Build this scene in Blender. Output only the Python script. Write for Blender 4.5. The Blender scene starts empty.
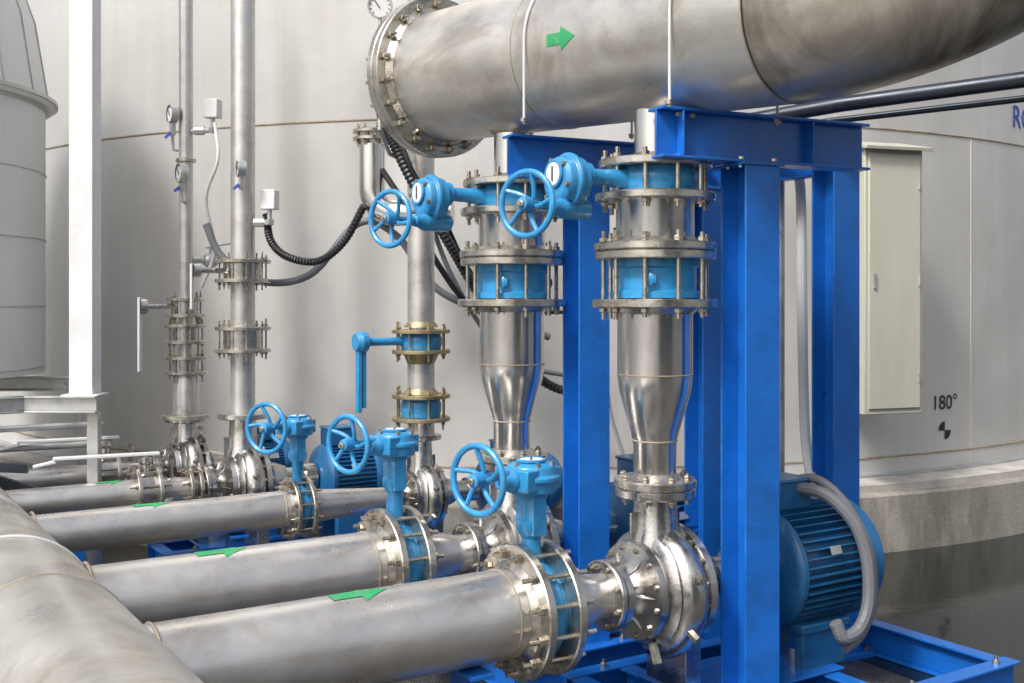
import bpy, math, random
from mathutils import Vector, Matrix
random.seed(4)
sc=bpy.context.scene
H=2.15            # datum: all heights below are relative to a level 2.15 m above the floor
V=Vector
def nrm(a): return Vector(a).normalized()
UP=V((0,0,1))
v=nrm((.84,.54,0)); u=nrm((-.54,.84,0))
# ---------------------------------------------------------------- materials
MATS={}
def newmat(name):
    m=bpy.data.materials.new(name); m.use_nodes=True
    nt=m.node_tree; return m,nt,nt.nodes["Principled BSDF"]
def N(nt,t,**k):
    n=nt.nodes.new(t)
    for a,b in k.items(): setattr(n,a,b)
    return n
def surf(name,base,rough=.4,metal=0.0,var=.25,stain=None,stain_amt=.0,scale=3.0,stretch=(1,1,1),bump=.05,
         fine=60,rvar=.12,coat=0,stain_scale=1.2,s0=.5,s1=.72):
    m,nt,b=newmat(name); L=nt.links.new
    tc=N(nt,"ShaderNodeTexCoord"); mp=N(nt,"ShaderNodeMapping"); mp.inputs["Scale"].default_value=stretch
    L(tc.outputs["Object"],mp.inputs[0])
    n1=N(nt,"ShaderNodeTexNoise"); n1.inputs["Scale"].default_value=scale; n1.inputs["Detail"].default_value=5; n1.inputs["Roughness"].default_value=.65
    L(mp.outputs[0],n1.inputs["Vector"])
    r1=N(nt,"ShaderNodeValToRGB"); e=r1.color_ramp.elements
    e[0].position=.3; e[1].position=.7
    e[0].color=(*[c*(1-var) for c in base],1); e[1].color=(*[min(1,c*(1+var*.35)) for c in base],1)
    L(n1.outputs[0],r1.inputs[0])
    col=r1.outputs[0]
    if stain:
        n3=N(nt,"ShaderNodeTexNoise"); n3.inputs["Scale"].default_value=stain_scale; n3.inputs["Detail"].default_value=6; n3.inputs["Roughness"].default_value=.7; n3.inputs["Distortion"].default_value=.6
        L(mp.outputs[0],n3.inputs["Vector"])
        r3=N(nt,"ShaderNodeValToRGB"); e=r3.color_ramp.elements; e[0].position=s0; e[1].position=s1
        e[0].color=(0,0,0,1); e[1].color=(stain_amt,)*3+(1,)
        L(n3.outputs[0],r3.inputs[0])
        mx=N(nt,"ShaderNodeMixRGB"); mx.inputs[2].default_value=(*stain,1)
        L(r3.outputs[0],mx.inputs[0]); L(col,mx.inputs[1]); col=mx.outputs[0]
    L(col,b.inputs["Base Color"])
    b.inputs["Metallic"].default_value=metal
    mr=N(nt,"ShaderNodeMapRange"); mr.inputs[1].default_value=.3; mr.inputs[2].default_value=.7
    mr.inputs[3].default_value=max(.03,rough-rvar); mr.inputs[4].default_value=min(1,rough+rvar)
    L(n1.outputs[0],mr.inputs[0]); L(mr.outputs[0],b.inputs["Roughness"])
    if bump:
        n2=N(nt,"ShaderNodeTexNoise"); n2.inputs["Scale"].default_value=fine; n2.inputs["Detail"].default_value=3
        L(tc.outputs["Object"],n2.inputs["Vector"])
        bp=N(nt,"ShaderNodeBump"); bp.inputs["Strength"].default_value=bump; bp.inputs["Distance"].default_value=.01
        L(n2.outputs[0],bp.inputs["Height"]); L(bp.outputs[0],b.inputs["Normal"])
    if coat: b.inputs["Coat Weight"].default_value=coat
    MATS[name]=m; return m
steel =surf("stainless_pipe",(.76,.75,.73),.22,.97,.2,(.38,.29,.19),.55,scale=5,stretch=(1,1,.35),stain_scale=2.2,bump=.02,fine=14,rvar=.09)
steelH=surf("stainless_header",(.68,.65,.60),.36,.7,.22,(.30,.21,.13),.65,scale=2.2,stretch=(1,1,1.6),stain_scale=1.4)
steelE=surf("stainless_elbow_stained",(.56,.52,.46),.36,.7,.35,(.12,.07,.045),.9,scale=2.0,stretch=(1,1,.7),stain_scale=1.3,s0=.40,s1=.62)
steelS=surf("stainless_suction",(.66,.64,.62),.33,.75,.18,(.40,.32,.23),.5,scale=3.5,stretch=(1,1,1.5),stain_scale=2.5,bump=.03,fine=30)
flg   =surf("flange_steel",(.62,.59,.53),.28,.92,.35,(.28,.18,.09),.6,scale=9,stain_scale=6,bump=.1)
flgr  =surf("flange_brassy_rusty",(.50,.41,.25),.40,.8,.4,(.22,.11,.05),.75,scale=9,stain_scale=7,bump=.12)
cast  =surf("cast_stainless",(.60,.585,.565),.25,.97,.3,(.16,.12,.09),.5,scale=6,fine=50,bump=.10,stain_scale=5)
boltm =surf("bolt_steel",(.58,.53,.44),.30,.92,.4,(.25,.14,.07),.6,scale=20,stain_scale=9,bump=0)
vblue =surf("valve_blue_paint",(.035,.30,.62),.34,0,.25,(.04,.11,.2),.6,scale=6,bump=.15,coat=.25,stain_scale=6)
fblue =surf("frame_blue_paint",(.009,.150,.58),.34,0,.2,(.012,.07,.24),.55,scale=3,bump=.08,coat=.2,stain_scale=3.5)
mblue =surf("motor_blue_paint",(.014,.125,.30),.36,0,.25,(.03,.05,.08),.5,scale=5,bump=.1,coat=.15)
white =surf("white_paint",(.76,.77,.78),.45,0,.1,(.5,.48,.44),.4,scale=2)
whitep=surf("white_plastic",(.75,.75,.73),.4,0,.08,bump=0)
rubber=surf("black_rubber",(.014,.014,.016),.45,0,.2,bump=0)
greyc =surf("grey_conduit",(.16,.17,.185),.5,0,.15,bump=0)
lgrey =surf("light_grey_hose",(.66,.67,.67),.5,0,.12,bump=0)
green =surf("green_paint",(.03,.36,.13),.5,0,.2,(.3,.4,.3),.5,scale=12,stain_scale=14,bump=0)
black =surf("black_paint",(.02,.02,.02),.6,0,.1,bump=0)
bluet =surf("blue_lettering",(.02,.06,.38),.5,0,.1,bump=0)
cabm  =surf("cabinet_beige",(.52,.51,.43),.42,0,.08,(.36,.34,.27),.3,scale=2,stretch=(1,1,.3))
darkst=surf("dark_steel",(.05,.06,.075),.35,.6,.3)
galv  =surf("galvanised_steel",(.56,.57,.57),.38,.65,.25,(.3,.24,.17),.4,scale=5)
conc  =surf("concrete",(.36,.33,.29),.85,0,.35,(.10,.09,.075),.85,scale=2.5,stretch=(1,1,.35),bump=.5,fine=35,stain_scale=1.0)
concT =surf("concrete_top",(.50,.47,.43),.8,0,.3,(.25,.22,.18),.6,scale=4,bump=.4,fine=35)
floor =surf("wet_floor",(.085,.08,.07),.38,0,.5,(.03,.03,.025),.8,scale=1.3,bump=.25,fine=25,rvar=.28)
water =surf("dark_water",(.012,.017,.013),.08,0,.3,scale=1.5,bump=.16,fine=6,rvar=.04)
dial  =surf("dial_face",(.8,.8,.78),.3,0,.03,bump=0)
wallm =surf("added_building_wall",(.22,.23,.24),.8,0,.2,(.12,.12,.11),.5,scale=1,bump=.2,fine=12)  # dark wall of the added building, there for reflections only
glass =surf("added_building_glass",(.03,.04,.05),.08,0,.1,bump=0,rvar=.02)
def tankmat(name,base,dark):
    m,nt,b=newmat(name); L=nt.links.new
    tc=N(nt,"ShaderNodeTexCoord"); 
    def noise(scl,st,det=5):
        mp=N(nt,"ShaderNodeMapping"); mp.inputs["Scale"].default_value=st; L(tc.outputs["Object"],mp.inputs[0])
        n=N(nt,"ShaderNodeTexNoise"); n.inputs["Scale"].default_value=scl; n.inputs["Detail"].default_value=det; n.inputs["Roughness"].default_value=.6
        L(mp.outputs[0],n.inputs["Vector"]); return n
    a=noise(3.5,(1,1,.07)); c=noise(.5,(1,1,1)); d=noise(9,(1,1,.05),4)
    r=N(nt,"ShaderNodeValToRGB"); r.color_ramp.elements[0].position=.3; r.color_ramp.elements[1].position=.66
    r.color_ramp.elements[0].color=(*dark,1); r.color_ramp.elements[1].color=(*base,1)
    s=N(nt,"ShaderNodeMath",operation='MULTIPLY'); s.inputs[1].default_value=.27; L(a.outputs[0],s.inputs[0])
    s2=N(nt,"ShaderNodeMath",operation='MULTIPLY_ADD'); s2.inputs[1].default_value=.6; L(c.outputs[0],s2.inputs[0]); L(s.outputs[0],s2.inputs[2])
    s3=N(nt,"ShaderNodeMath",operation='MULTIPLY_ADD'); s3.inputs[1].default_value=.13; L(d.outputs[0],s3.inputs[0]); L(s2.outputs[0],s3.inputs[2])
    L(s3.outputs[0],r.inputs[0]); L(r.outputs[0],b.inputs["Base Color"])
    b.inputs["Roughness"].default_value=.42; b.inputs["Metallic"].default_value=.15
    bp=N(nt,"ShaderNodeBump"); bp.inputs["Strength"].default_value=.3; bp.inputs["Distance"].default_value=.08; L(c.outputs[0],bp.inputs["Height"]); L(bp.outputs[0],b.inputs["Normal"])
    return m
tankm=tankmat("tank_shell",(.63,.62,.60),(.45,.435,.41))
tankb=tankmat("tank_cladding",(.70,.71,.71),(.52,.54,.55))
weldm=surf("weld_seam",(.40,.34,.26),.6,.2,.4,(.3,.18,.09),.7,scale=8)
# ---------------------------------------------------------------- mesh builder
class Group:
    def __init__(s,name,loc):
        s.loc=V(loc); s.e=bpy.data.objects.new(name,None); s.e.location=s.loc+V((0,0,H)); s.e.empty_display_size=.1
        sc.collection.objects.link(s.e); s.parts=[]
    def part(s,name,mat,bevel=0):
        p=Part(s,name,mat,bevel); s.parts.append(p); return p
    def done(s):
        for p in s.parts: p.build()
class Part:
    def __init__(s,g,name,mat,bevel): s.g=g;s.n=name;s.m=mat;s.bv=bevel;s.v=[];s.f=[]
    def add(s,vs,fs):
        o=len(s.v); s.v+= [V(x) for x in vs]; s.f+= [tuple(i+o for i in f) for f in fs]
    def build(s):
        if not s.v: return
        me=bpy.data.meshes.new(s.n); me.from_pydata([tuple(x-s.g.loc) for x in s.v],[],s.f)
        import bmesh
        bm=bmesh.new(); bm.from_mesh(me); bmesh.ops.recalc_face_normals(bm,faces=bm.faces); bm.to_mesh(me); bm.free()
        me.polygons.foreach_set("use_smooth",[True]*len(me.polygons)); me.set_sharp_from_angle(angle=math.radians(32))
        me.materials.append(s.m); o=bpy.data.objects.new(s.n,me); sc.collection.objects.link(o); o.parent=s.g.e
        if s.bv:
            b=o.modifiers.new("bevel",'BEVEL'); b.width=s.bv; b.segments=2; b.limit_method='ANGLE'
def basis(ax):
    ax=nrm(ax); e1=UP if abs(ax.z)<.9 else V((0,-1,0))
    e1=(e1-ax*e1.dot(ax)).normalized(); return ax,e1,ax.cross(e1)
def lathe(p,o,ax,prof,seg=48,cap=True):
    o=V(o); ax,e1,e2=basis(ax); vs=[];fs=[]
    for a,r in prof:
        for i in range(seg):
            t=2*math.pi*i/seg; vs.append(o+ax*a+(e1*math.cos(t)+e2*math.sin(t))*r)
    for j in range(len(prof)-1):
        for i in range(seg):
            k=(i+1)%seg; fs.append((j*seg+i,j*seg+k,(j+1)*seg+k,(j+1)*seg+i))
    if cap: fs.append(tuple(range(seg))); fs.append(tuple(range((len(prof)-1)*seg,len(prof)*seg)))
    p.add(vs,fs)
def disc(p,o,ax,a0,a1,r,ch=.006,seg=48):
    if a1<a0:a0,a1=a1,a0
    lathe(p,o,ax,[(a0,r-ch),(a0+ch,r),(a1-ch,r),(a1,r-ch)],seg)
def catmull(pts,n=10):
    pts=[V(q) for q in pts]; P=[pts[0]*2-pts[1]]+pts+[pts[-1]*2-pts[-2]]; out=[]
    for i in range(1,len(P)-2):
        a,b,c,d=P[i-1:i+3]
        for k in range(n):
            t=k/n; out.append(.5*((2*b)+(c-a)*t+(2*a-5*b+4*c-d)*t*t+(3*b-3*c+d-a)*t**3))
    out.append(pts[-1]); return out
def tube(p,pts,r,seg=14,closed=False,cor=0,caps=True):
    pts=[V(q) for q in pts]; n=len(pts); vs=[];fs=[]
    T=[]
    for i in range(n):
        a=pts[(i-1)%n] if (closed or i>0) else pts[i]; b=pts[(i+1)%n] if (closed or i<n-1) else pts[i]
        T.append((b-a).normalized())
    _,e1,_=basis(T[0])
    for i in range(n):
        e1=(e1-T[i]*e1.dot(T[i])).normalized(); e2=T[i].cross(e1)
        rr=(r[i] if isinstance(r,(list,tuple)) else r)*(1+cor*(1 if i%2 else -1))
        for k in range(seg):
            t=2*math.pi*k/seg; vs.append(pts[i]+(e1*math.cos(t)+e2*math.sin(t))*rr)
    m=n if closed else n-1
    for i in range(m):
        j=(i+1)%n
        for k in range(seg): l=(k+1)%seg; fs.append((i*seg+k,i*seg+l,j*seg+l,j*seg+k))
    if not closed and caps: fs.append(tuple(range(seg))); fs.append(tuple(range((n-1)*seg,n*seg)))
    p.add(vs,fs)
def ring(p,o,ax,R,r,seg=48,s2=10):
    ax,e1,e2=basis(ax); o=V(o)
    tube(p,[o+(e1*math.cos(2*math.pi*i/seg)+e2*math.sin(2*math.pi*i/seg))*R for i in range(seg)],r,s2,True)
def box(p,c,ex,sx,sy,sz,ez=UP):
    ex=nrm(ex); ez=nrm(ez); ey=ez.cross(ex).normalized(); c=V(c)
    vs=[c+ex*(a*sx/2)+ey*(b*sy/2)+ez*(d*sz/2) for a in(-1,1) for b in(-1,1) for d in(-1,1)]
    p.add(vs,[(0,1,3,2),(4,6,7,5),(0,4,5,1),(2,3,7,6),(0,2,6,4),(1,5,7,3)])
def bar(p,a,b,w,h,ez=UP):
    a=V(a);b=V(b); d=(b-a)
    e=nrm(ez); e=(e-nrm(d)*e.dot(nrm(d))).normalized()
    box(p,(a+b)/2,d,d.length,w,h,e)
def bolts(p,o,ax,R,n,a0,a1,s=.017,off=.5,head=.02,stick=.018):
    "studs from a0 to a1 through both flanges, hex nut on each outer face"
    o=V(o); ax,e1,e2=basis(ax)
    if a1<a0:a0,a1=a1,a0
    for i in range(n):
        t=2*math.pi*(i+off)/n; d=(e1*math.cos(t)+e2*math.sin(t)); c=o+d*R
        st=stick*random.uniform(.6,1.5)
        lathe(p,c,ax,[(a0-head-st,s*.5),(a1+head+st,s*.5)],8)
        for q in ((a0-head,a0-.0005),(a1+.0005,a1+head)):
            lathe(p,c,ax,[(q[0],s*.9),(q[0]+.003,s),(q[1]-.003,s),(q[1],s*.9)],6)
def ibeam(p,a,b,w,h,side,t=.014):
    "H section; side = direction of flange width"
    a=V(a);b=V(b);d=nrm(b-a); sd=nrm(side); sd=(sd-d*sd.dot(d)).normalized(); hd=d.cross(sd)
    L=(b-a).length; c=(a+b)/2
    for sg in(-1,1): box(p,c+hd*sg*(h/2-t/2),d,L,w,t,hd)
    box(p,c,d,L-.001,t,h-2*t-.001,hd)
def patch(p,o,ax,R,wf,th0,m=8):
    "flat marking painted on a pipe: wf(list of (a,halfwidth))"
    o=V(o); ax,e1,e2=basis(ax); vs=[];fs=[]
    for a,w in wf:
        for k in range(m+1):
            t=th0+(-w+2*w*k/m)/R; vs.append(o+ax*a+(e1*math.cos(t)+e2*math.sin(t))*(R+.003))
    for j in range(len(wf)-1):
        for k in range(m): fs.append((j*(m+1)+k,j*(m+1)+k+1,(j+1)*(m+1)+k+1,(j+1)*(m+1)+k))
    p.add(vs,fs)
ARR=lambda a,L,w:[(a-L/2,w*.5),(a,w*.5),(a+.001,w),(a+L*.25,w*.5),(a+L/2,.001)]
# ---------------------------------------------------------------- components
WN=nrm((-.62,-.78,0))
def handwheel(g,c,n,r,mat=vblue,hubback=.2):
    p=g.part("handwheel",mat); c=V(c); ax,e1,e2=basis(n)
    ring(p,c,ax,r,r*.1,44,10)
    lathe(p,c,ax,[(-.05,r*.2),(.0,r*.24),(.035,r*.2),(.04,r*.1)],20)
    ph=random.uniform(0,1)
    for i in range(5):
        t=2*math.pi*i/5+ph; pts=[]
        for k in range(8):
            q=k/7; tt=t+.55*math.sin(q*math.pi*.5); rr=r*(.12+.86*q)
            pts.append(c+(e1*math.cos(tt)+e2*math.sin(tt))*rr-ax*(.03*(1-q)))
        tube(p,pts,[r*.08]*8,8)
    lathe(p,c,ax,[(-hubback,r*.13),(-.04,r*.13)],16)
    h=g.part("shaft_nut",boltm); lathe(h,c,ax,[(.036,.018),(.05,.018),(.052,.012),(.06,.012)],6)
def gearbox(g,c,st,n,dz,k=1.0,r=.15):
    "worm gear operator: drum round the stem axis, worm housing on the side, handwheel"
    c=V(c); p=g.part("gearbox",vblue,.006*k); st=nrm(st)
    lathe(p,c,st,[(-.07*k,.085*k),(-.065*k,.115*k),(-.015*k,.12*k),(-.012*k,.135*k),(.012*k,.135*k),(.015*k,.12*k),(.055*k,.112*k),(.07*k,.09*k)],36)
    hz=abs(st.z)<.5
    dc=c+(UP*.03 if hz else V((0,0,0)))
    d=g.part("position_indicator",dial); lathe(d,dc,st,[(.07*k,.058*k),(.084*k,.054*k)],28)
    dr=g.part("indicator_rim",vblue); ring(dr,dc+st*.078*k,st,.062*k,.008*k,28,6)
    pt=g.part("pointer",black); box(pt,dc+st*(.087*k),basis(st)[1],.07*k,.007*k,.004,st)
    b=g.part("gearbox_bolts",boltm)
    _,e1,e2=basis(st)
    for i in range(6):
        t=i*math.pi/3+.3; q=c+(e1*math.cos(t)+e2*math.sin(t))*.1*k
        lathe(b,q,st,[(.05*k,.011*k),(.078*k,.011*k)],6)
    if hz:
        wc=c+V((0,0,dz))-st*.02
        lathe(p,wc,n,[(-.12*k,.035*k),(-.115*k,.05*k),(.08*k,.052*k),(.10*k,.04*k),(.16*k,.03*k)],20)
        box(p,(c+wc)/2,n,.16*k,.09*k,abs(dz)+.02)
    else:
        wc=c+n*.02
        lathe(p,wc,n,[(-.16*k,.04*k),(-.155*k,.055*k),(.13*k,.055*k),(.15*k,.04*k),(.18*k,.03*k)],20)
        box(p,wc,n,.24*k,.2*k,.1*k)
        wc=wc+V((0,0,dz))
    handwheel(g,wc+n*(.34*k),n,r,vblue,.24*k)
def wafer(g,o,ax,a0,a1,r,kk=1):
    p=g.part("valve_body",vblue); w=a1-a0
    lathe(p,o,ax,[(a0,r*.92),(a0+w*.15,r*.95),(a0+w*.3,r),(a1-w*.3,r),(a1-w*.15,r*.95),(a1,r*.92)],44)
    return p
def pump(P,k,zt,name="centrifugal_pump"):
    P=V(P); g=Group(name,P); c=g.part("volute_casing",cast); b=g.part("casing_bolts",boltm)
    pr=[(-.30,.165),(-.298,.17),(-.265,.17),(-.262,.11),(-.23,.10),(-.20,.115),(-.175,.15),(-.165,.20),(-.155,.238),(-.125,.245),(-.12,.225),
        (-.105,.232),(-.095,.262),(-.075,.285),(-.07,.27),(-.04,.29),(-.02,.305),(.02,.31),(.06,.295),(.09,.265),(.10,.25),(.105,.30),(.14,.305),(.145,.24),(.18,.22),(.22,.16),(.34,.12),(.345,.10),(.5,.09),(.505,.12),(.60,.12),(.605,.06),(.72,.05)]
    lathe(c,P,v,[(a*k,r*k) for a,r in pr],64)
    bolts(b,P,v,.212*k,12,-.16*k,-.12*k,.014*k,.5,.016*k,.004)
    bolts(b,P,v,.28*k,16,.10*k,.14*k,.015*k,.5,.018*k,.006)
    bolts(b,P,v,.14*k,8,-.33*k,-.262*k,.018*k,.5,.02*k,.012)
    disc(c,P,v,-.335*k,-.302*k,.17*k)
    ax,e1,e2=basis(v)
    for i in range(6):
        t=2*math.pi*(i+.5)/6; d=e1*math.cos(t)+e2*math.sin(t)
        tube(c,[P+ax*(-.225*k)+d*.097*k,P+ax*(-.182*k)+d*.143*k,P+ax*(-.163*k)+d*.195*k],[.007*k,.009*k,.006*k],8)
    pts=[];rs=[]
    for i in range(48):
        q=i/47; t=q*2*math.pi*.9-2.5; rr=(.215+.045*q)*k; d=e1*math.cos(t)+e2*math.sin(t)
        pts.append(P+d*rr+ax*.015*k); rs.append((.062+.035*q)*k)
    tube(c,pts,rs,20)
    h=zt-P.z
    lathe(c,P,UP,[(.15*k,.15*k),(.24*k,.135*k),(.30*k,.115*k),(h-.06*k,.105*k),(h-.045*k,.12*k)],32)
    disc(c,P,UP,h-.045*k,h,.2*k)
    for q in(-.5,.5):
        box(c,P+UP*.31*k+ax*q*.22*k,ax,.09*k,.014*k,.14*k)
    lathe(b,P+e2*.2*k+V((0,0,.1*k)),e2,[(0,.03*k),(.12*k,.03*k),(.125*k,.02*k),(.15*k,.02*k)],6)
    lathe(b,P-ax*.1*k+e2*.1*k-V((0,0,.24*k)),(e2*.4-UP),[(0,.025*k),(.1*k,.025*k)],6)
    lathe(b,P+e2*.25*k-ax*.02*k-V((0,0,.14*k)),e2-UP*.5,[(0,.022*k),(.1*k,.022*k)],6)
    f=g.part("pedestal",cast,.004)
    box(f,(P.x+ax.x*.12*k,P.y+ax.y*.12*k,(P.z-.2*k-1.95)/2),ax,.1*k,.3*k,(P.z-.2*k)+1.95)
    g.done()
def motor(P,k,s0,s1,r,hood=True,foot=True):
    P=V(P); c=P+v*((s0+s1)/2); g=Group("electric_motor",c); m=g.part("motor_housing",mblue); L=s1-s0
    lathe(m,P,v,[(s0-.04,.06),(s0-.03,r*.55),(s0,r*.9),(s0+.03,r*1.0),(s0+.06,r*1.0),(s0+.065,r*.86),(s1-.2*L-.03,r*.86),(s1-.2*L-.02,r*.99),(s1-.2*L,r*1.03),(s1-.03,r*1.03),(s1-.008,r*.98),(s1,r*.9),(s1+.004,r*.5),(s1-.004,r*.48)],48)
    ax,e1,e2=basis(v); f=g.part("cooling_fins",mblue)
    n=44
    for i in range(n):
        t=2*math.pi*i/n; d=e1*math.cos(t)+e2*math.sin(t)
        box(f,P+ax*((s0+.065+s1-.2*L-.03)/2)+d*r*.92,ax,(s1-.2*L-s0-.1),.008,r*.17,d)
    gr=g.part("fan_grille",darkst)
    for q in range(1,6): ring(gr,P+ax*(s1+.004),ax,r*.15*q,.006,40,6)
    b=g.part("terminal_box",mblue,.01)
    box(b,P+ax*(s0+.3*L)+UP*(r+.06),ax,.24*k,.2*k,.15*k); box(b,P+ax*(s0+.3*L)+UP*(r+.06+.08*k),ax,.26*k,.22*k,.02)
    pl=g.part("rating_plate",galv); box(pl,P+ax*(s0+.42*L)+(e2*.9+UP*.35).normalized()*r*1.02,ax,.08,.004,.045,(UP*.9-e2*.35))
    box(b,P+ax*((s0+s1)/2-.05)-UP*(r*.93),ax,L*.55,r*1.5,.05)
    for q in(-1,1):
        zc=(P.z-r*.93-1.95)/2
        box(b,V((0,0,zc))+ (P+ax*((s0+s1)/2-.05)+e2*q*r*.6)*1.0-UP*P.z,ax,L*.5,.06,(P.z-r*.93)+1.95)
    g.done(); return g
def discharge(x,y):
    o=V((x,y,0))
    g=Group("discharge_pipe",(x,y,.3)); p=g.part("pipe",steel); f=g.part("flanges",flg); w=g.part("weld_beads",weldm)
    lathe(p,o,UP,[(.66,.105),(1.02,.105)],40)
    lathe(p,o,UP,[(.25,.19),(.31,.195),(.47,.195),(.5,.2)],44)
    lathe(p,o,UP,[(-.90,.105),(-.70,.108),(-.64,.125),(-.46,.178),(-.38,.188),(-.02,.188)],48)
    for z,r in((-.70,.109),(-.37,.189)): ring(w,o+UP*z,UP,r,.004,48,6)
    ring(w,o+UP*.98,UP,.115,.016,40,8)
    disc(f,o,UP,.655,.695,.285); disc(f,o,UP,.49,.53,.30)
    disc(f,o,UP,.245,.285,.305); disc(f,o,UP,.20,.243,.30); disc(f,o,UP,-.038,.005,.315)
    lathe(f,o,UP,[(.285,.22),(.31,.2)],40,False); lathe(f,o,UP,[(-.035,.225),(-.07,.19)],40,False); lathe(f,o,UP,[(.695,.14),(.73,.105)],40,False)
    disc(f,o,UP,-.93,-.888,.205); lathe(f,o,UP,[(-.888,.14),(-.86,.105)],32,False)
    b=g.part("flange_bolts",boltm)
    bolts(b,o,UP,.25,10,.49,.695,.022,stick=.024); bolts(b,o,UP,.258,10,-.038,.285,.023,stick=.026,head=.024); bolts(b,o,UP,.165,8,-.98,-.888,.019,stick=.01)
    g.done()
    g=Group("check_valve",(x,y,.1)); p=g.part("valve_body",vblue)
    lathe(p,o,UP,[(.006,.2),(.01,.225),(.04,.225),(.05,.205),(.155,.205),(.165,.225),(.199,.225)],44)
    for i in range(3):
        t=i*2.1+2.4; d=V((math.cos(t),math.sin(t),0)); lathe(p,o+UP*.1+d*.19,d,[(0,.03),(.05,.03),(.055,.02)],6)
    g.done()
    g=Group("butterfly_valve",(x,y,.6)); wafer(g,o,UP,.532,.653,.215)
    n=g.part("stem_housing",vblue); so=o+UP*.593; s0=.2
    lathe(n,so,-v,[(s0-.03,.07),(s0+.02,.05),(s0+.12,.04),(s0+.2,.038),(s0+.22,.065),(s0+.245,.065),(s0+.25,.05),(.48,.05)],24)
    gc=so-v*.54-UP*.03
    gearbox(g,gc,-v,WN,-.13,1.0,.145)
    g.done()
COL1=(.715,5.5); COL2=(0,6.4)
AX=-1.43
discharge(*COL1); discharge(*COL2)
pump((COL1[0],COL1[1],AX),1,-.932); pump((COL2[0],COL2[1],AX),.97,-.932)
motor((COL1[0],COL1[1],AX),1,.70,1.36,.32); motor((COL2[0],COL2[1],AX),1,.74,1.5,.3)
def suction(x,y,z,k,svalve,send,arrow,r,zs,gk,wr,al=.26,aw=.075,wn=WN):
    P=V((x,y,z)); g=Group("suction_pipe",P-v*1.5); p=g.part("pipe",steelS); f=g.part("flanges",flg); b=g.part("flange_bolts",boltm)
    s=svalve; w=.06*k
    fr=.31*k
    lathe(p,P,-v,[(s+w,r),(send,r)],56)
    lathe(p,P,-v,[(.33*k,.105*k),(.40*k,.11*k),(s-w-.09*k,r*.92),(s-w,r*.92)],44)
    disc(f,P,-v,s+w,s+w+.045*k,fr); disc(f,P,-v,s-w-.045*k,s-w,fr)
    lathe(f,P,-v,[(s+w+.045*k,r+.035*k),(s+w+.07*k,r+.002)],48,False)
    bolts(b,P,-v,fr-.045*k,12,s-w-.045*k,s+w+.045*k,.023*k,stick=.034*k,head=.026*k)
    wd=g.part("weld_beads",weldm)
    ring(wd,P-v*(s+w+.12*k),v,r+.001,.004,56,6)
    a=g.part("flow_arrow",green); patch(a,P,v,r,ARR(-arrow,al,aw),.05)
    g.done()
    g=Group("butterfly_valve",P-v*s); wafer(g,P-v*s,v,-w+.002,w-.002,.235*k)
    n=g.part("stem_housing",vblue); o=P-v*s
    lathe(n,o,UP,[(.2*k,.07*k),(.27*k,.05*k),(zs-.28*gk,.045*gk),(zs-.24*gk,.07*gk),(zs-.2*gk,.07*gk),(zs-.19*gk,.045*gk),(zs-.1*gk,.045*gk),(zs-.09*gk,.08*gk),(zs-.06*gk,.08*gk)],24)
    box(n,o+UP*(zs-.16*gk),v,.07*gk,.15*gk,.2*gk)
    gearbox(g,o+UP*zs,UP,wn,.03*k,gk,wr)
    g.done()
suction(COL1[0],COL1[1],AX,1,.745,2.7,1.62,.2,.61,1,.150,wn=nrm((-.66,-.75,0)))
suction(COL2[0],COL2[1],AX,.97,.76,3.2,1.72,.185,.65,.95,.145)
P3=V((-.67,8.1,AX)); suction(P3.x,P3.y,P3.z,.68,.96,4.2,1.95,.125,.56,.9,.16,.24,.06,nrm((-.46,-.88,0)))
# ---- small columns
def jointset(f,b,o,ax,a,w,fr,n,th=.028,k=.6):
    disc(f,o,ax,a-w/2-th,a-w/2,fr,.004,36); disc(f,o,ax,a+w/2,a+w/2+th,fr,.004,36)
    bolts(b,o,ax,fr-.035,n,a-w/2-th,a+w/2+th,.024*k,stick=.028,head=.02)
# column 3
o=V((P3.x,P3.y,0)); g=Group("discharge_pipe",o); p=g.part("pipe",steelS); f=g.part("flanges",flgr); b=g.part("flange_bolts",flgr)
lathe(p,o,UP,[(-1.0,.1),(3.2,.1)],36)
jointset(f,b,o,UP,-.305,.12,.215,8); jointset(f,b,o,UP,-.79,.14,.215,8)
lathe(f,o,UP,[(-.2,.13),(-.16,.1)],30,False); lathe(f,o,UP,[(-.47,.1),(-.40,.13),(-.395,.13)],30,False); lathe(f,o,UP,[(-.69,.13),(-.65,.1)],30,False)
g.done()
g=Group("butterfly_valve",o-UP*.3); wafer(g,o,UP,-.363,-.247,.155)
n=g.part("lever_handle",vblue,.004); st=o-UP*.3
tube(n,[st-v*.12,st-v*.48],.03,12); lathe(n,st-v*.44,-v,[(0,.07),(.05,.08),(.09,.06)],16)
box(n,st-v*.5-UP*.22,UP,.56,.05,.03,v); box(n,st-v*.46-UP*.22,UP,.5,.03,.03,v)
g.done()
g=Group("check_valve",o-UP*.8); wafer(g,o,UP,-.858,-.722,.15); g.done()
pump(P3,.75,-.99); motor(P3,.8,.56,1.15,.22)
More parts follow.
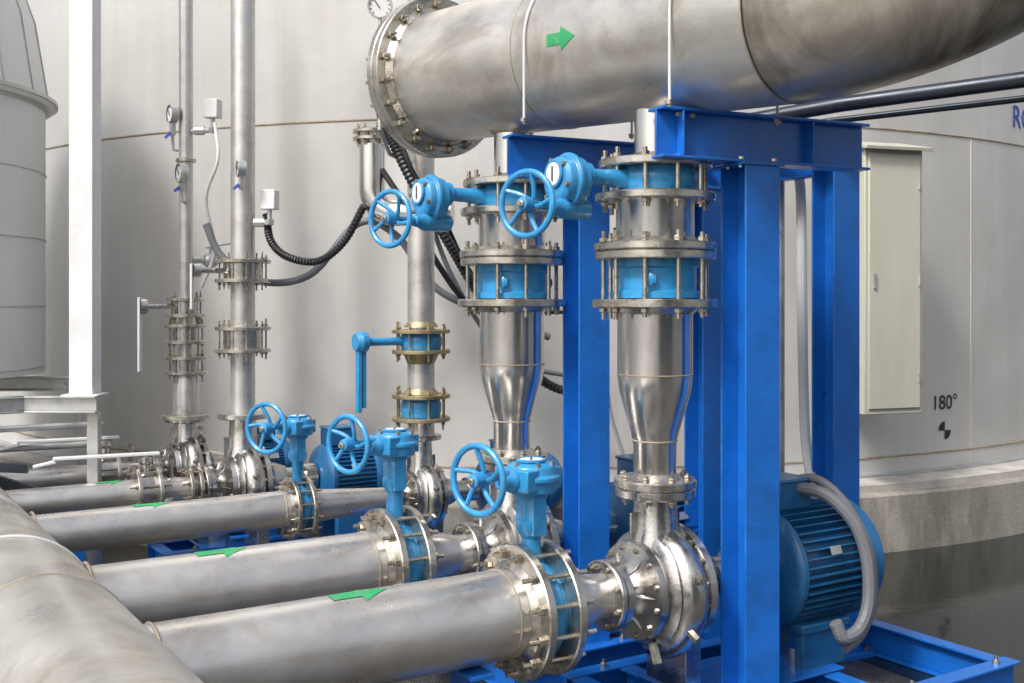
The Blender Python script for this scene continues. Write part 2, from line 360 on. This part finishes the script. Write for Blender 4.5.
# column 4
P4=V((-2.055,8.4,-1.40)); o=V((P4.x,P4.y,0)); g=Group("discharge_pipe",o); p=g.part("pipe",steelS); f=g.part("flanges",flg); b=g.part("flange_bolts",boltm)
lathe(p,o,UP,[(-.95,.092),(3.4,.092)],36)
jointset(f,b,o,UP,.22,.12,.21,8); jointset(f,b,o,UP,-.3,.14,.21,8)
vb=g.part("wafer_valve",cast); lathe(vb,o,UP,[(.161,.14),(.279,.14)],30); lathe(vb,o,UP,[(-.369,.14),(-.231,.14)],30)
tube(vb,[o+UP*.22-v*.1,o+UP*.22-v*.36],.02,10); lathe(vb,o+UP*.22-v*.36,v,[(-.02,.05),(.03,.05)],16)
lv=g.part("lever_handle",white,.003); box(lv,o+UP*.1-v*.39,UP,.34,.06,.015,nrm(v+u*-.6))
g.done()
pump(P4,.95,-.86); motor(P4,.9,.62,1.14,.25)
P5=V((-2.608,8.8,-1.34)); o=V((P5.x,P5.y,0)); g=Group("discharge_pipe",o); p=g.part("pipe",steelS); f=g.part("flanges",flg); b=g.part("flange_bolts",boltm)
lathe(p,o,UP,[(-.4,.055),(3.4,.055)],28); lathe(p,o,UP,[(-.95,.1),(-.62,.1),(-.5,.055),(-.4,.055)],28)
jointset(f,b,o,UP,-.06,.1,.15,6); jointset(f,b,o,UP,-.27,.1,.165,6); jointset(f,b,o,UP,-.52,.09,.165,6); disc(f,o,UP,-.95,-.91,.19)
disc(f,o,UP,1.1,1.13,.08,.004,24)
vb=g.part("wafer_valve",cast); lathe(vb,o,UP,[(-.109,.1),(-.011,.1)],30); lathe(vb,o,UP,[(-.319,.11),(-.221,.11)],30); lathe(vb,o,UP,[(-.564,.11),(-.476,.11)],30)
tube(vb,[o-UP*.05-v*.08,o-UP*.05-v*.34],.02,10)
lv=g.part("lever_handle",white,.003); box(lv,o-UP*.27-v*.36,UP,.58,.075,.018,nrm(v+u*-.6)); lathe(vb,o-UP*.05-v*.34,v,[(-.02,.06),(.03,.06)],16)
# side branch with ball valve
sb=g.part("side_branch",galv)
tube(sb,[o+UP*.32,o+UP*.32+v*.16,o+UP*.32+v*.3],.025,12); lathe(sb,o+UP*.32+v*.2,v,[(-.05,.045),(-.02,.06),(.02,.06),(.05,.045)],16); tube(sb,[o+UP*.32+v*.2,o+UP*.42+v*.2],.012,8)
bar(sb,o+UP*.42+v*.16,o+UP*.46+v*.36,.03,.01)
g.done()
pump(P5,.85,-.93); motor(P5,.7,.55,.85,.17)
def small_suction(P,s,send,r,fr):
    g=Group("suction_pipe",P-v*1.5); p=g.part("pipe",steelS); f=g.part("flanges",flg); b=g.part("flange_bolts",boltm)
    lathe(p,P,-v,[(s-.05,r),(send,r)],36); lathe(p,P,-v,[(.2,r*.8),(s-.3,r*.85),(s-.05,r)],32)
    jointset(f,b,P,-v,s,.12,fr,8); jointset(f,b,P,-v,s-.34,.04,fr*.85,8)
    vb=g.part("lever_valve",cast); lathe(vb,P,-v,[(s-.059,fr*.72),(s+.059,fr*.72)],28)
    lathe(vb,P-v*s,UP,[(.08,.04),(.2,.03),(.22,.05),(.26,.05),(.27,.03)],18)
    h=g.part("lever_handle",white,.004); c=P-v*s+UP*.28
    d=nrm(-v+u*.15); bar(h,c-d*.1,c+d*.62,.07,.02); bar(h,c+d*.6-UP*.02,c+d*.75-UP*.05,.06,.02)
    a=g.part("flow_arrow",green); 
    if r>.09: patch(a,P,v,r,ARR(-s-.25,.2,.05),.05)
    # strainer leg and vent cock beside the valve
    st=g.part("strainer",cast); q=P-v*(s-.19); dd=nrm(-v*.5-u*.25-UP*.8)
    lathe(st,q,dd,[(0,r*.7),(r*2.2,r*.65),(r*2.21,r*.95),(r*2.5,r*.95)],20)
    tube(st,[q,q+UP*(r+.13)],.014,8); lathe(st,q+UP*(r+.1),UP,[(-.03,.022),(.03,.022)],6); bar(st,q+UP*(r+.14)-v*.02,q+UP*(r+.15)-v*.12,.02,.008)
    g.done()
small_suction(P4,.73,4.2,.1,.2); small_suction(P5,.62,4.2,.085,.17)
# ---------------------------------------------------------------- suction header
Q=V((COL1[0],COL1[1],AX))-v*2.8
g=Group("suction_header_pipe",Q); p=g.part("pipe",steelH)
lathe(p,Q,u,[(-3,.36),(7.5,.36)],80)
w=g.part("weld_beads",weldm); ring(w,Q+u*.35,u,.360,.005,72,6); ring(w,Q+u*-1.4,u,.360,.005,72,6)
for t in(0,1.15,2.6): ring(w,Q+u*t+v*.33,v,.20,.008,48,6)
g.done()
g=Group("sling_wire",Q+u*1.0); p=g.part("wire",lgrey); ring(p,Q+u*1.25,nrm(u+UP*.25+v*.1),.375,.008,72,8); g.done()
# ---------------------------------------------------------------- discharge header
a=nrm((.66,-.75,-.04)); bdir=nrm((.80,.30,.58)); bdir=(bdir-a*bdir.dot(a)).normalized()
HC=V((.70,5.58,1.32)); HR=.40
k0,k1=-1.77,.86; R=.85
g=Group("discharge_header_pipe",HC); p=g.part("pipe",steelH); pe=g.part("elbow",steelE)
pts=[HC+a*(k0+(k1-k0)*i/12) for i in range(13)]; S=pts[-1]
tube(p,pts,HR,96)
pts=[S+a*.001]
for i in range(1,25):
    t=i/24*math.pi/2; pts.append(S+a*(R*math.sin(t))+bdir*(R*(1-math.cos(t))))
pts+= [pts[-1]+bdir*.8,pts[-1]+bdir*2.0]
tube(pe,pts,HR,96)
f=g.part("end_flanges",flg); E=HC+a*k0
disc(f,E,a,.0,.05,.495,.006,64); disc(f,E,a,-.058,-.006,.495,.006,64); lathe(f,E,a,[(.05,.43),(.09,HR+.002)],64,False)
b=g.part("flange_bolts",boltm); bolts(b,E,a,.45,20,-.058,.05,.024,stick=.03,head=.028)
w=g.part("weld_beads",weldm)
for kk in(-.62,k1): ring(w,HC+a*kk,a,HR,.004,96,6)
ar=g.part("flow_arrow",green); patch(ar,HC,a,HR,ARR(-.24,.2,.06),math.radians(93))
g.done()
def ubolt(kk):
    c=HC+a*kk; g=Group("pipe_u_bolt",c); p=g.part("rod",lgrey); e2=a.cross(UP).normalized()
    pts=[c+e2*(HR+.010)-UP*.43]+[c+(e2*math.cos(t)+UP*math.sin(t))*(HR+.010) for t in [math.pi*i/32 for i in range(33)]]+[c-e2*(HR+.010)-UP*.43]
    tube(p,pts,.007,8); 
    n=g.part("nuts",boltm)
    for q in(-1,1): lathe(n,c+e2*q*(HR+.010)-UP*.42,UP,[(0,.02),(.02,.02)],6)
    g.done()
ubolt(-.50); ubolt(.48)
# ---------------------------------------------------------------- blue support frame
w=nrm((.9,.43,0)); wp=nrm((-.43,.9,0))
g=Group("steel_support_frame",(1.2,6,-.5)); p=g.part("columns_and_beams",fblue,.003); b=g.part("frame_bolts",boltm)
F=-2.15
B1=V((.676,5.19,.79)); ibeam(p,B1,B1+w*1.27,.13,.24,wp)
B2=V((-.028,6.13,.80)); ibeam(p,B2,B2+w*1.35,.13,.24,wp)
def post(x,y,z1,s=.2,side=w):
    ibeam(p,(x,y,F+.03),(x,y,z1),s,s,side); box(p,(x,y,F+.015),w,.32,.32,.03)
    box(p,(x,y,z1+.006),w,s+.05,s+.02,.014)
post(1.176,5.44,.655,.205); post(1.97,6.7,.9,.2)
post(.427,6.345,.665,.2); post(1.19,6.71,.665,.2)
for q in(.12,.9): box(p,B1+w*q-wp*.036,w,.012,.055,.21)
B3=V((1.19,6.85,.78)); ibeam(p,B3,(1.97+.2,6.85,.78+.12),.12,.2,V((0,1,0)))
for q in(.46,.66):
    for dd in(-.05,.05): lathe(b,B1+w*q+wp*dd-UP*.105,UP,[(-.04,.014),(.012,.014)],6)
for q in(.08,.16): lathe(b,B1+w*q-wp*.066+UP*.08,-wp,[(0,.012),(.014,.012)],6)
for (x,y) in((1.176,5.44),(1.97,6.7),(.427,6.345),(1.19,6.71)):
    for dx in(-1,1):
        for dy in(-1,1): lathe(b,V((x,y,F+.03))+w*.13*dx+wp*.13*dy,UP,[(0,.018),(.02,.018),(.021,.009),(.05,.009)],6)
g.done()
# skids
def skid(P,k=1,s1=1.95,q0=-.68,q1=.42):
    P=V((P.x,P.y,-2.05)); g=Group("pump_skid",P); p=g.part("channel_frame",fblue,.003)
    hh=.2
    for q in(q0,q1): ibeam(p,P+v*-.25+u*q,P+v*s1+u*q,.1,hh-.002,u)
    for s in(-.2,.12,.95,s1-.06): ibeam(p,P+v*s+u*(q0+.055),P+v*s+u*(q1-.055),.1,hh-.012,v)
    box(p,P+v*.55+u*(-.05)+UP*.104,v,1.0,.5,.012)
    b=g.part("anchor_bolts",boltm)
    for s in(.0,.5,1.1,1.8):
        for q in(q0,q1):
            if s<s1: lathe(b,P+v*s+u*q+UP*.099,UP,[(0,.02),(.02,.02),(.021,.01),(.04,.01)],6)
    g.done()
skid(V((COL1[0],COL1[1],0))); skid(V((COL2[0],COL2[1],0)),1,1.8,-.4,.42)
skid(P3,1,1.3,-.3,.3); skid(P4,1,1.1,-.3,.3); skid(P5,1,.9,-.25,.2)
for (P,r,s) in((V((COL1[0],COL1[1],AX)),.2,1.1),(V((COL2[0],COL2[1],AX)),.185,1.1),(P3,.125,1.4),(P4,.1,1.2),(P5,.085,1.2)):
    c=P-v*s; g=Group("pipe_support",c); p=g.part("stand",fblue,.003); top=c.z-r
    box(p,(c.x,c.y,(top-2.15)/2),v,.1,.1,top+2.15-.002); box(p,(c.x,c.y,top-.01),v,.12,r*1.6,.02); box(p,(c.x,c.y,-2.14),v,.2,.2,.02); g.done()
# ---------------------------------------------------------------- tank + base
TC=V((.3,16.8,0)); TR=7.5
g=Group("storage_tank",TC); p=g.part("shell",tankm)
lathe(p,TC,UP,[(-1.57,TR),(5.5,TR),(7.2,0.2)],256)
w_=g.part("weld_seams",weldm)
for z in(1.55,3.7): ring(w_,TC+UP*z,UP,TR,.010,256,6)
ring(w_,TC+UP*-1.42,UP,TR,.010,256,6)
vs=g.part("vertical_seams",tankm)
for i,ad in enumerate((-128,-112,-97,-84,-70,-57,-45)):
    t=math.radians(ad); z0,z1=((-1.55,1.55) if i%2 else (1.55,3.7)); c=TC+V((math.cos(t),math.sin(t),0))*TR
    tube(vs,[c+UP*z0,c+UP*z1],.006,6)
fl=g.part("bottom_plate",galv); lathe(fl,TC,UP,[(-1.575,TR+.0),(-1.575,TR+.10),(-1.56,TR+.10),(-1.56,TR-.01)],256,False)
g.done()
g=Group("concrete_tank_base",TC); p=g.part("plinth",conc); lathe(p,TC,UP,[(-2.2,TR+.50),(-1.67,TR+.49),(-1.65,TR+.47)],256)
q=g.part("plinth_top",concT); lathe(q,TC,UP,[(-1.68,TR+.40),(-1.585,TR+.40),(-1.577,TR+.38)],256)
g.done()
def text(name,s,loc,rz,size,mat,al='CENTER'):
    c=bpy.data.curves.new(name,'FONT'); c.body=s; c.size=size; c.align_x=al; c.extrude=.001; c.materials.append(mat)
    o=bpy.data.objects.new(name,c); sc.collection.objects.link(o); o.location=V(loc)+V((0,0,H)); o.rotation_euler=(math.pi/2,0,rz)
def onT(deg,z,off=.008):
    t=math.radians(deg); return TC+V((math.sin(t),-math.cos(t),0))*(TR+off)+UP*z
text("tank_angle_lettering","180°",onT(30,-1.02),math.radians(30),.19,black)
text("tank_name_lettering","ROOF",onT(38.4,1.72,.01),math.radians(40.5),.32,bluet,'LEFT')
c=onT(30,-1.22,.006); g=Group("reference_mark",c); p=g.part("quadrants",black)
ex=V((math.cos(math.radians(30)),math.sin(math.radians(30)),0)); 
for a0 in(90,270):
    vs_=[c]+[c+ex*(.085*math.cos(math.radians(a0+10*i)))+UP*(.085*math.sin(math.radians(a0+10*i))) for i in range(10)]
    p.add(vs_,[(0,i,i+1) for i in range(1,10)])
g.done()
# ---------------------------------------------------------------- cabinet
nn=nrm((.30,-.95,0)); tt=V((-nn.y,nn.x,0)); c=V((3.10,9.2,.155))
g=Group("electrical_cabinet",c); p=g.part("body",cabm,.01)
box(p,c,tt,.56,.3,2.19); box(p,c+nn*.158,tt,.50,.016,2.1)
cap=g.part("rain_hood",cabm,.004); box(cap,c+UP*1.13+nn*.03,tt,.64,.42,.03,nrm(UP+nn*.22))
hd=g.part("door_handle",galv); box(hd,c+nn*.175-tt*.2,UP,.12,.02,.014,nn)
for z in(-.8,0,.8): lathe(hd,c+nn*.168+tt*.235+UP*z,UP,[(-.04,.01),(.04,.01)],8)
br=g.part("wall_brackets",galv)
for z in(-.8,.8): box(br,c+UP*z-nn*.35,nn,.5,.4,.05)
g.done()
# ---------------------------------------------------------------- left: clad tank on platform, white post
LC=V((-5.36,8.8,0)); g=Group("clad_tank",LC); p=g.part("shell",tankb)
lathe(p,LC,UP,[(-.6,1.5),(1.62,1.5)],128); r_=g.part("cone_roof",tankb); lathe(r_,LC,UP,[(1.60,1.56),(1.64,1.58),(1.68,1.53),(2.3,1.43),(2.9,1.22),(3.6,.7),(3.8,.1)],96)
s_=g.part("cladding_bands",galv)
for z in(-.55,-.05,.5,1.05,1.58): ring(s_,LC+UP*z,UP,1.503,.006,128,6)
lathe(s_,LC,UP,[(1.63,1.6),(1.66,1.6)],96)
for i in range(24):
    t=2*math.pi*i/24; d=V((math.cos(t),math.sin(t),0)); 
    tube(s_,[LC+d*1.535+UP*1.68,LC+d*1.435+UP*2.3,LC+d*1.225+UP*2.9,LC+d*.705+UP*3.6],.005,6)
g.done()
g=Group("steel_platform",(-4.2,8,-.7)); p=g.part("beams",galv,.003)
for (A,B) in(((-5.8,7.9,-.75),(-2.98,7.9,-.75)),((-5.8,9.2,-.7),(-3.6,9.2,-.7)),((-3.05,7.95,-.75),(-3.7,9.2,-.75)),((-4.6,7.2,-.75),(-3.5,7.9,-.75))): ibeam(p,A,B,.08,.12,UP.cross(V(B)-V(A)))
for x,y in((-3.03,7.98),(-5.4,7.9),(-3.6,9.25),(-5.4,9.2)): box(p,(x,y,-1.48),V((1,0,0)),.08,.08,1.33)
d2=g.part("braces",darkst); bar(d2,(-4.7,7.5,-.85),(-3.1,7.95,-1.5),.05,.07); bar(d2,(-5.2,7.2,-1.0),(-3.3,7.5,-1.15),.05,.06)
p2=g.part("handrail",galv); 
for z in(-.95,-1.1): tube(p2,[(-5.0,7.4,z),(-3.2,8.6,z-.02)],.025,10)
g.done()
g=Group("white_steel_post",(-3.1,8,1)); p=g.part("post",white,.004); box(p,(-3.1,7.99,1.32),V((1,0,0)),.17,.17,4.0); box(p,(-3.1,7.99,-.685),V((1,0,0)),.26,.24,.012); g.done()
# ---------------------------------------------------------------- small stub pipe with elbow
c=V((-1.08,8.5,0)); g=Group("branch_pipe_elbow",c); p=g.part("pipe",steel); f=g.part("flanges",flg); b=g.part("flange_bolts",boltm)
d=nrm((1,-.12,0)); pts=[c+UP*1.2,c+UP*.9]+[c+UP*.85+d*(.18*(1-math.cos(t)))-UP*.18*math.sin(t) for t in [math.pi/2*i/10 for i in range(11)]]; pts+= [pts[-1]+d*.45]
tube(p,pts,.1,28); jointset(f,b,c,UP,1.27,.03,.15,8); g.done()
# ---------------------------------------------------------------- hoses and cables
def hose(name,pts,r,mat,cor=.0,n=14):
    c=V(pts[0]); g=Group(name,c); p=g.part("hose",mat); tube(p,catmull(pts,n),r,10,False,cor); g.done()
hose("flexible_conduit",[(-.98,8.2,1.62),(-.95,8.0,1.35),(-.84,7.9,1.1),(-.66,7.85,.75),(-.46,7.9,.42),(-.28,8.1,.1),(0,8.4,-.35),(.3,8.8,-.68),(.75,8.9,-.8)],.036,rubber,.1,24)
hose("flexible_conduit",[(-1.88,8.42,.66),(-1.84,8.4,.45),(-1.72,8.45,.33),(-1.5,8.5,.3),(-1.3,8.5,.45),(-1.13,8.4,.72)],.03,rubber,.1,20)
hose("cable",[(-2.42,8.7,.6),(-2.3,8.7,.35),(-2.0,8.7,.15),(-1.6,8.7,.2),(-1.2,8.6,.6),(-.9,8.6,.5),(-.6,8.6,.1),(-.2,8.7,-.1),(.3,8.9,-.3)],.03,greyc)
hose("cable",[(-1.0,8.45,1.0),(-.8,8.4,.7),(-.55,8.4,.25),(-.3,8.5,-.06),(.1,8.8,-.25)],.024,rubber)
hose("cable",[(-.86,7.9,1.4),(-.72,7.8,.95),(-.5,7.9,.6),(-.36,8.1,.3),(-.2,8.3,.08),(.1,8.6,-.08),(.5,8.9,-.1)],.016,rubber)
hose("cable",[(-.9,8.6,1.3),(-.7,8.6,.8),(-.5,8.6,.25),(-.25,8.7,-.2),(0,8.8,-.5),(.5,8.9,-.62)],.02,greyc)
hose("cable",[(-2.35,8.7,1.4),(-2.3,8.6,1.1),(-2.42,8.7,.8),(-2.38,8.8,.4),(-2.5,8.85,.1)],.014,lgrey)
hose("cable",[(.72,7.6,.5),(.76,7.6,-.1),(.80,7.5,-.7),(.86,7.4,-1.1)],.02,rubber)
hose("cable",[(.62,7.6,.7),(.64,7.6,-.1),(.66,7.5,-.7),(.76,7.3,-1.1)],.014,lgrey)
hose("conduit_pipe",[(1.70,6.98,.9),(1.70,6.98,-.1),(1.70,6.98,-1.2)],.03,galv)
hose("flexible_conduit",[(1.72,7.0,.86),(1.79,7.0,.84),(1.83,6.98,.7),(1.84,6.98,0),(1.85,6.95,-.8),(1.82,6.7,-1.1),(1.7,6.3,-1.12)],.032,lgrey)
hose("conduit_pipe",[(1.63,7.1,.9),(1.63,7.1,-.1),(1.63,7.1,-1.2)],.02,greyc)
M1=V((COL1[0],COL1[1],AX))
e2=v.cross(UP)
def mp(s,q,z): return tuple(M1+v*s+e2*q+UP*z)
hose("motor_power_cable",[mp(.93,.08,.42),mp(1.0,.22,.39),mp(1.07,.34,.26),mp(1.10,.40,.08),mp(1.09,.42,-.14),mp(1.02,.42,-.27),mp(.9,.42,-.30),mp(.86,.40,-.22)],.034,greyc,.03,18)
hose("motor_power_cable",[mp(.95,-.02,.43),mp(1.03,.12,.46),mp(1.10,.26,.34),mp(1.17,.36,.1),mp(1.17,.38,-.16),mp(1.08,.38,-.32),mp(.95,.38,-.38)],.026,greyc,.03,18)
g=Group("steel_service_pipe",(2.2,6.3,1.15)); p=g.part("pipe",darkst)
tube(p,[(.9,6.95,1.03),(1.9,6.35,1.13),(4.4,5.2,1.31)],.045,16); tube(p,[(.9,7.1,.96),(1.9,6.5,1.06),(4.4,5.35,1.20)],.02,12); g.done()
def transmitter(x,y,z,colx,coly):
    g=Group("pressure_transmitter",(x,y,z)); p=g.part("housing",whitep,.008); box(p,(x,y,z+.06),V((1,-.2,0)),.12,.1,.15)
    s=g.part("fitting",galv); tube(s,[(x,y,z),(x,y,z-.12)],.018,10); lathe(s,(x,y,z-.13),UP,[(0,.035),(.04,.035)],6)
    tube(s,[(x,y,z-.11),(colx,coly,z-.11)],.02,10); lathe(s,((x+colx)/2,(y+coly)/2,z-.11),V((1,0,0)),[(-.04,.035),(.04,.035)],8)
    g.done()
transmitter(-1.84,8.35,.70,P4.x+.05,P4.y); transmitter(-2.38,8.75,1.46,P5.x,P5.y)
def gauge(c,n,r,drop):
    c=V(c); g=Group("pressure_gauge",c); p=g.part("case",galv); lathe(p,c,n,[(-.03,r),(.01,r),(.02,r*1.06),(.03,r*1.04),(.03,r*.92)],32,False); lathe(p,c,n,[(-.035,r*.9),(-.03,r)],32)
    d=g.part("dial",dial); lathe(d,c,n,[(.015,r*.95),(.02,r*.95)],32)
    q=g.part("needle",black); _,e1,e2=basis(n); bar(q,c+V(n)*.025-e1*r*.2,c+V(n)*.025+(e1+e2).normalized()*r*.7,.006,.003,n)
    for i in range(11):
        t=math.radians(-135+27*i); dd=e1*math.cos(t)+e2*math.sin(t); bar(q,c+V(n)*.024+dd*r*.72,c+V(n)*.024+dd*r*.86,.005,.002,n)
    s=g.part("stem",galv); tube(s,[c-UP*r,c-UP*drop],.014,10); lathe(s,c-UP*(drop*.6),UP,[(-.05,.025),(.05,.025)],6)
    h=g.part("cock_handle",bluet); bar(h,c-UP*(drop*.75)+V((-.01,-.02,0)),c-UP*(drop*.98)+V((-.05,-.03,0)),.02,.012,V((0,1,0)))
    g.done()
gauge((-.93,7.75,2.07),nrm((.1,-1,-.1)),.085,.5)
gauge((-2.70,8.75,1.48),nrm((-.8,-.6,0)),.07,.2)
gauge((-2.60,8.66,1.0),nrm((-.8,-.6,0)),.075,.15)
gauge((-2.02,8.2,.98),nrm((-.9,-.4,0)),.06,.16)
g=Group("instrument_pipe",(-.93,7.75,1.3)); p=g.part("tube",galv); tube(p,[(-.93,7.75,1.58),(-.93,7.75,1.2),(-.88,7.9,1.05),(-.75,8.05,1.0)],.016,10)
tube(p,[(-2.70,8.75,1.29),(-2.70,8.77,1.2),(-2.61,8.8,1.18)],.012,8); tube(p,[(-2.60,8.66,.86),(-2.60,8.68,.78),(-2.6,8.79,.77)],.012,8); g.done()
# ---------------------------------------------------------------- unseen building added behind the viewpoint to put dark streaks in metal reflections
g=Group("added_reflection_building",(8,-8,0)); p=g.part("walls",wallm); box(p,(8,-9,.6),V((1,0,0)),13,4,5.5)
ws=g.part("windows",glass); fr=g.part("window_frames",white)
for i in range(5):
    x=3+2.4*i; box(ws,(x,-6.99,.9),V((1,0,0)),1.5,.03,1.2)
    for z in(.27,1.53): box(fr,(x,-6.97,z),V((1,0,0)),1.6,.06,.06)
    for s in(-.78,.78): box(fr,(x+s,-6.97,.9),V((1,0,0)),.06,.06,1.2)
rf=g.part("roof_edge",galv); box(rf,(8,-9,3.42),V((1,0,0)),13.4,4.4,.14)
g.done()
# ---------------------------------------------------------------- ground & water
def sheet(name,mat,pts,z):
    me=bpy.data.meshes.new(name); me.from_pydata([(x,y,z) for x,y in pts],[],[tuple(range(len(pts)))]); me.materials.append(mat)
    o=bpy.data.objects.new(name,me); sc.collection.objects.link(o)
sheet("ground",floor,[(-400,-400),(400,-400),(400,400),(-400,400)],0)
sheet("puddle_water",water,[(1.9,6.9),(2.6,5.6),(3.4,4.4),(7,3.5),(12,6),(13,11),(9,13),(5.2,12.2),(2.5,10.6),(.5,10),(.3,8.2),(1.4,7.4)],.004)
# ---------------------------------------------------------------- world, sun, camera
wd=bpy.data.worlds.new("World"); sc.world=wd; wd.use_nodes=True; nt=wd.node_tree
sk=nt.nodes.new("ShaderNodeTexSky"); sk.sky_type='NISHITA'; sk.sun_disc=False; sk.sun_elevation=math.radians(48); sk.sun_rotation=math.radians(215); sk.dust_density=5; sk.air_density=1.2
hs=nt.nodes.new("ShaderNodeHueSaturation"); hs.inputs["Saturation"].default_value=.45; hs.inputs["Value"].default_value=1.2
bg=nt.nodes["Background"]; bg.inputs[1].default_value=.15
nt.links.new(sk.outputs[0],hs.inputs["Color"]); nt.links.new(hs.outputs[0],bg.inputs[0])
sl=bpy.data.lights.new("sun",'SUN'); sl.energy=2.6; sl.angle=math.radians(10); sl.color=(1,.985,.96)
so=bpy.data.objects.new("sun",sl); sc.collection.objects.link(so)
sd=V((-.55,-.68,.97)); so.rotation_euler=sd.to_track_quat('Z','Y').to_euler()
cam=bpy.data.cameras.new("camera"); cam.lens=1100/1024*36; cam.sensor_width=36; cam.shift_y=-41.5/1024; cam.clip_end=1500
co=bpy.data.objects.new("camera",cam); co.location=(0,0,H); co.rotation_euler=(math.pi/2,0,0); sc.collection.objects.link(co); sc.camera=co
sc.view_settings.view_transform='Standard'; sc.view_settings.look='None'; sc.view_settings.exposure=0
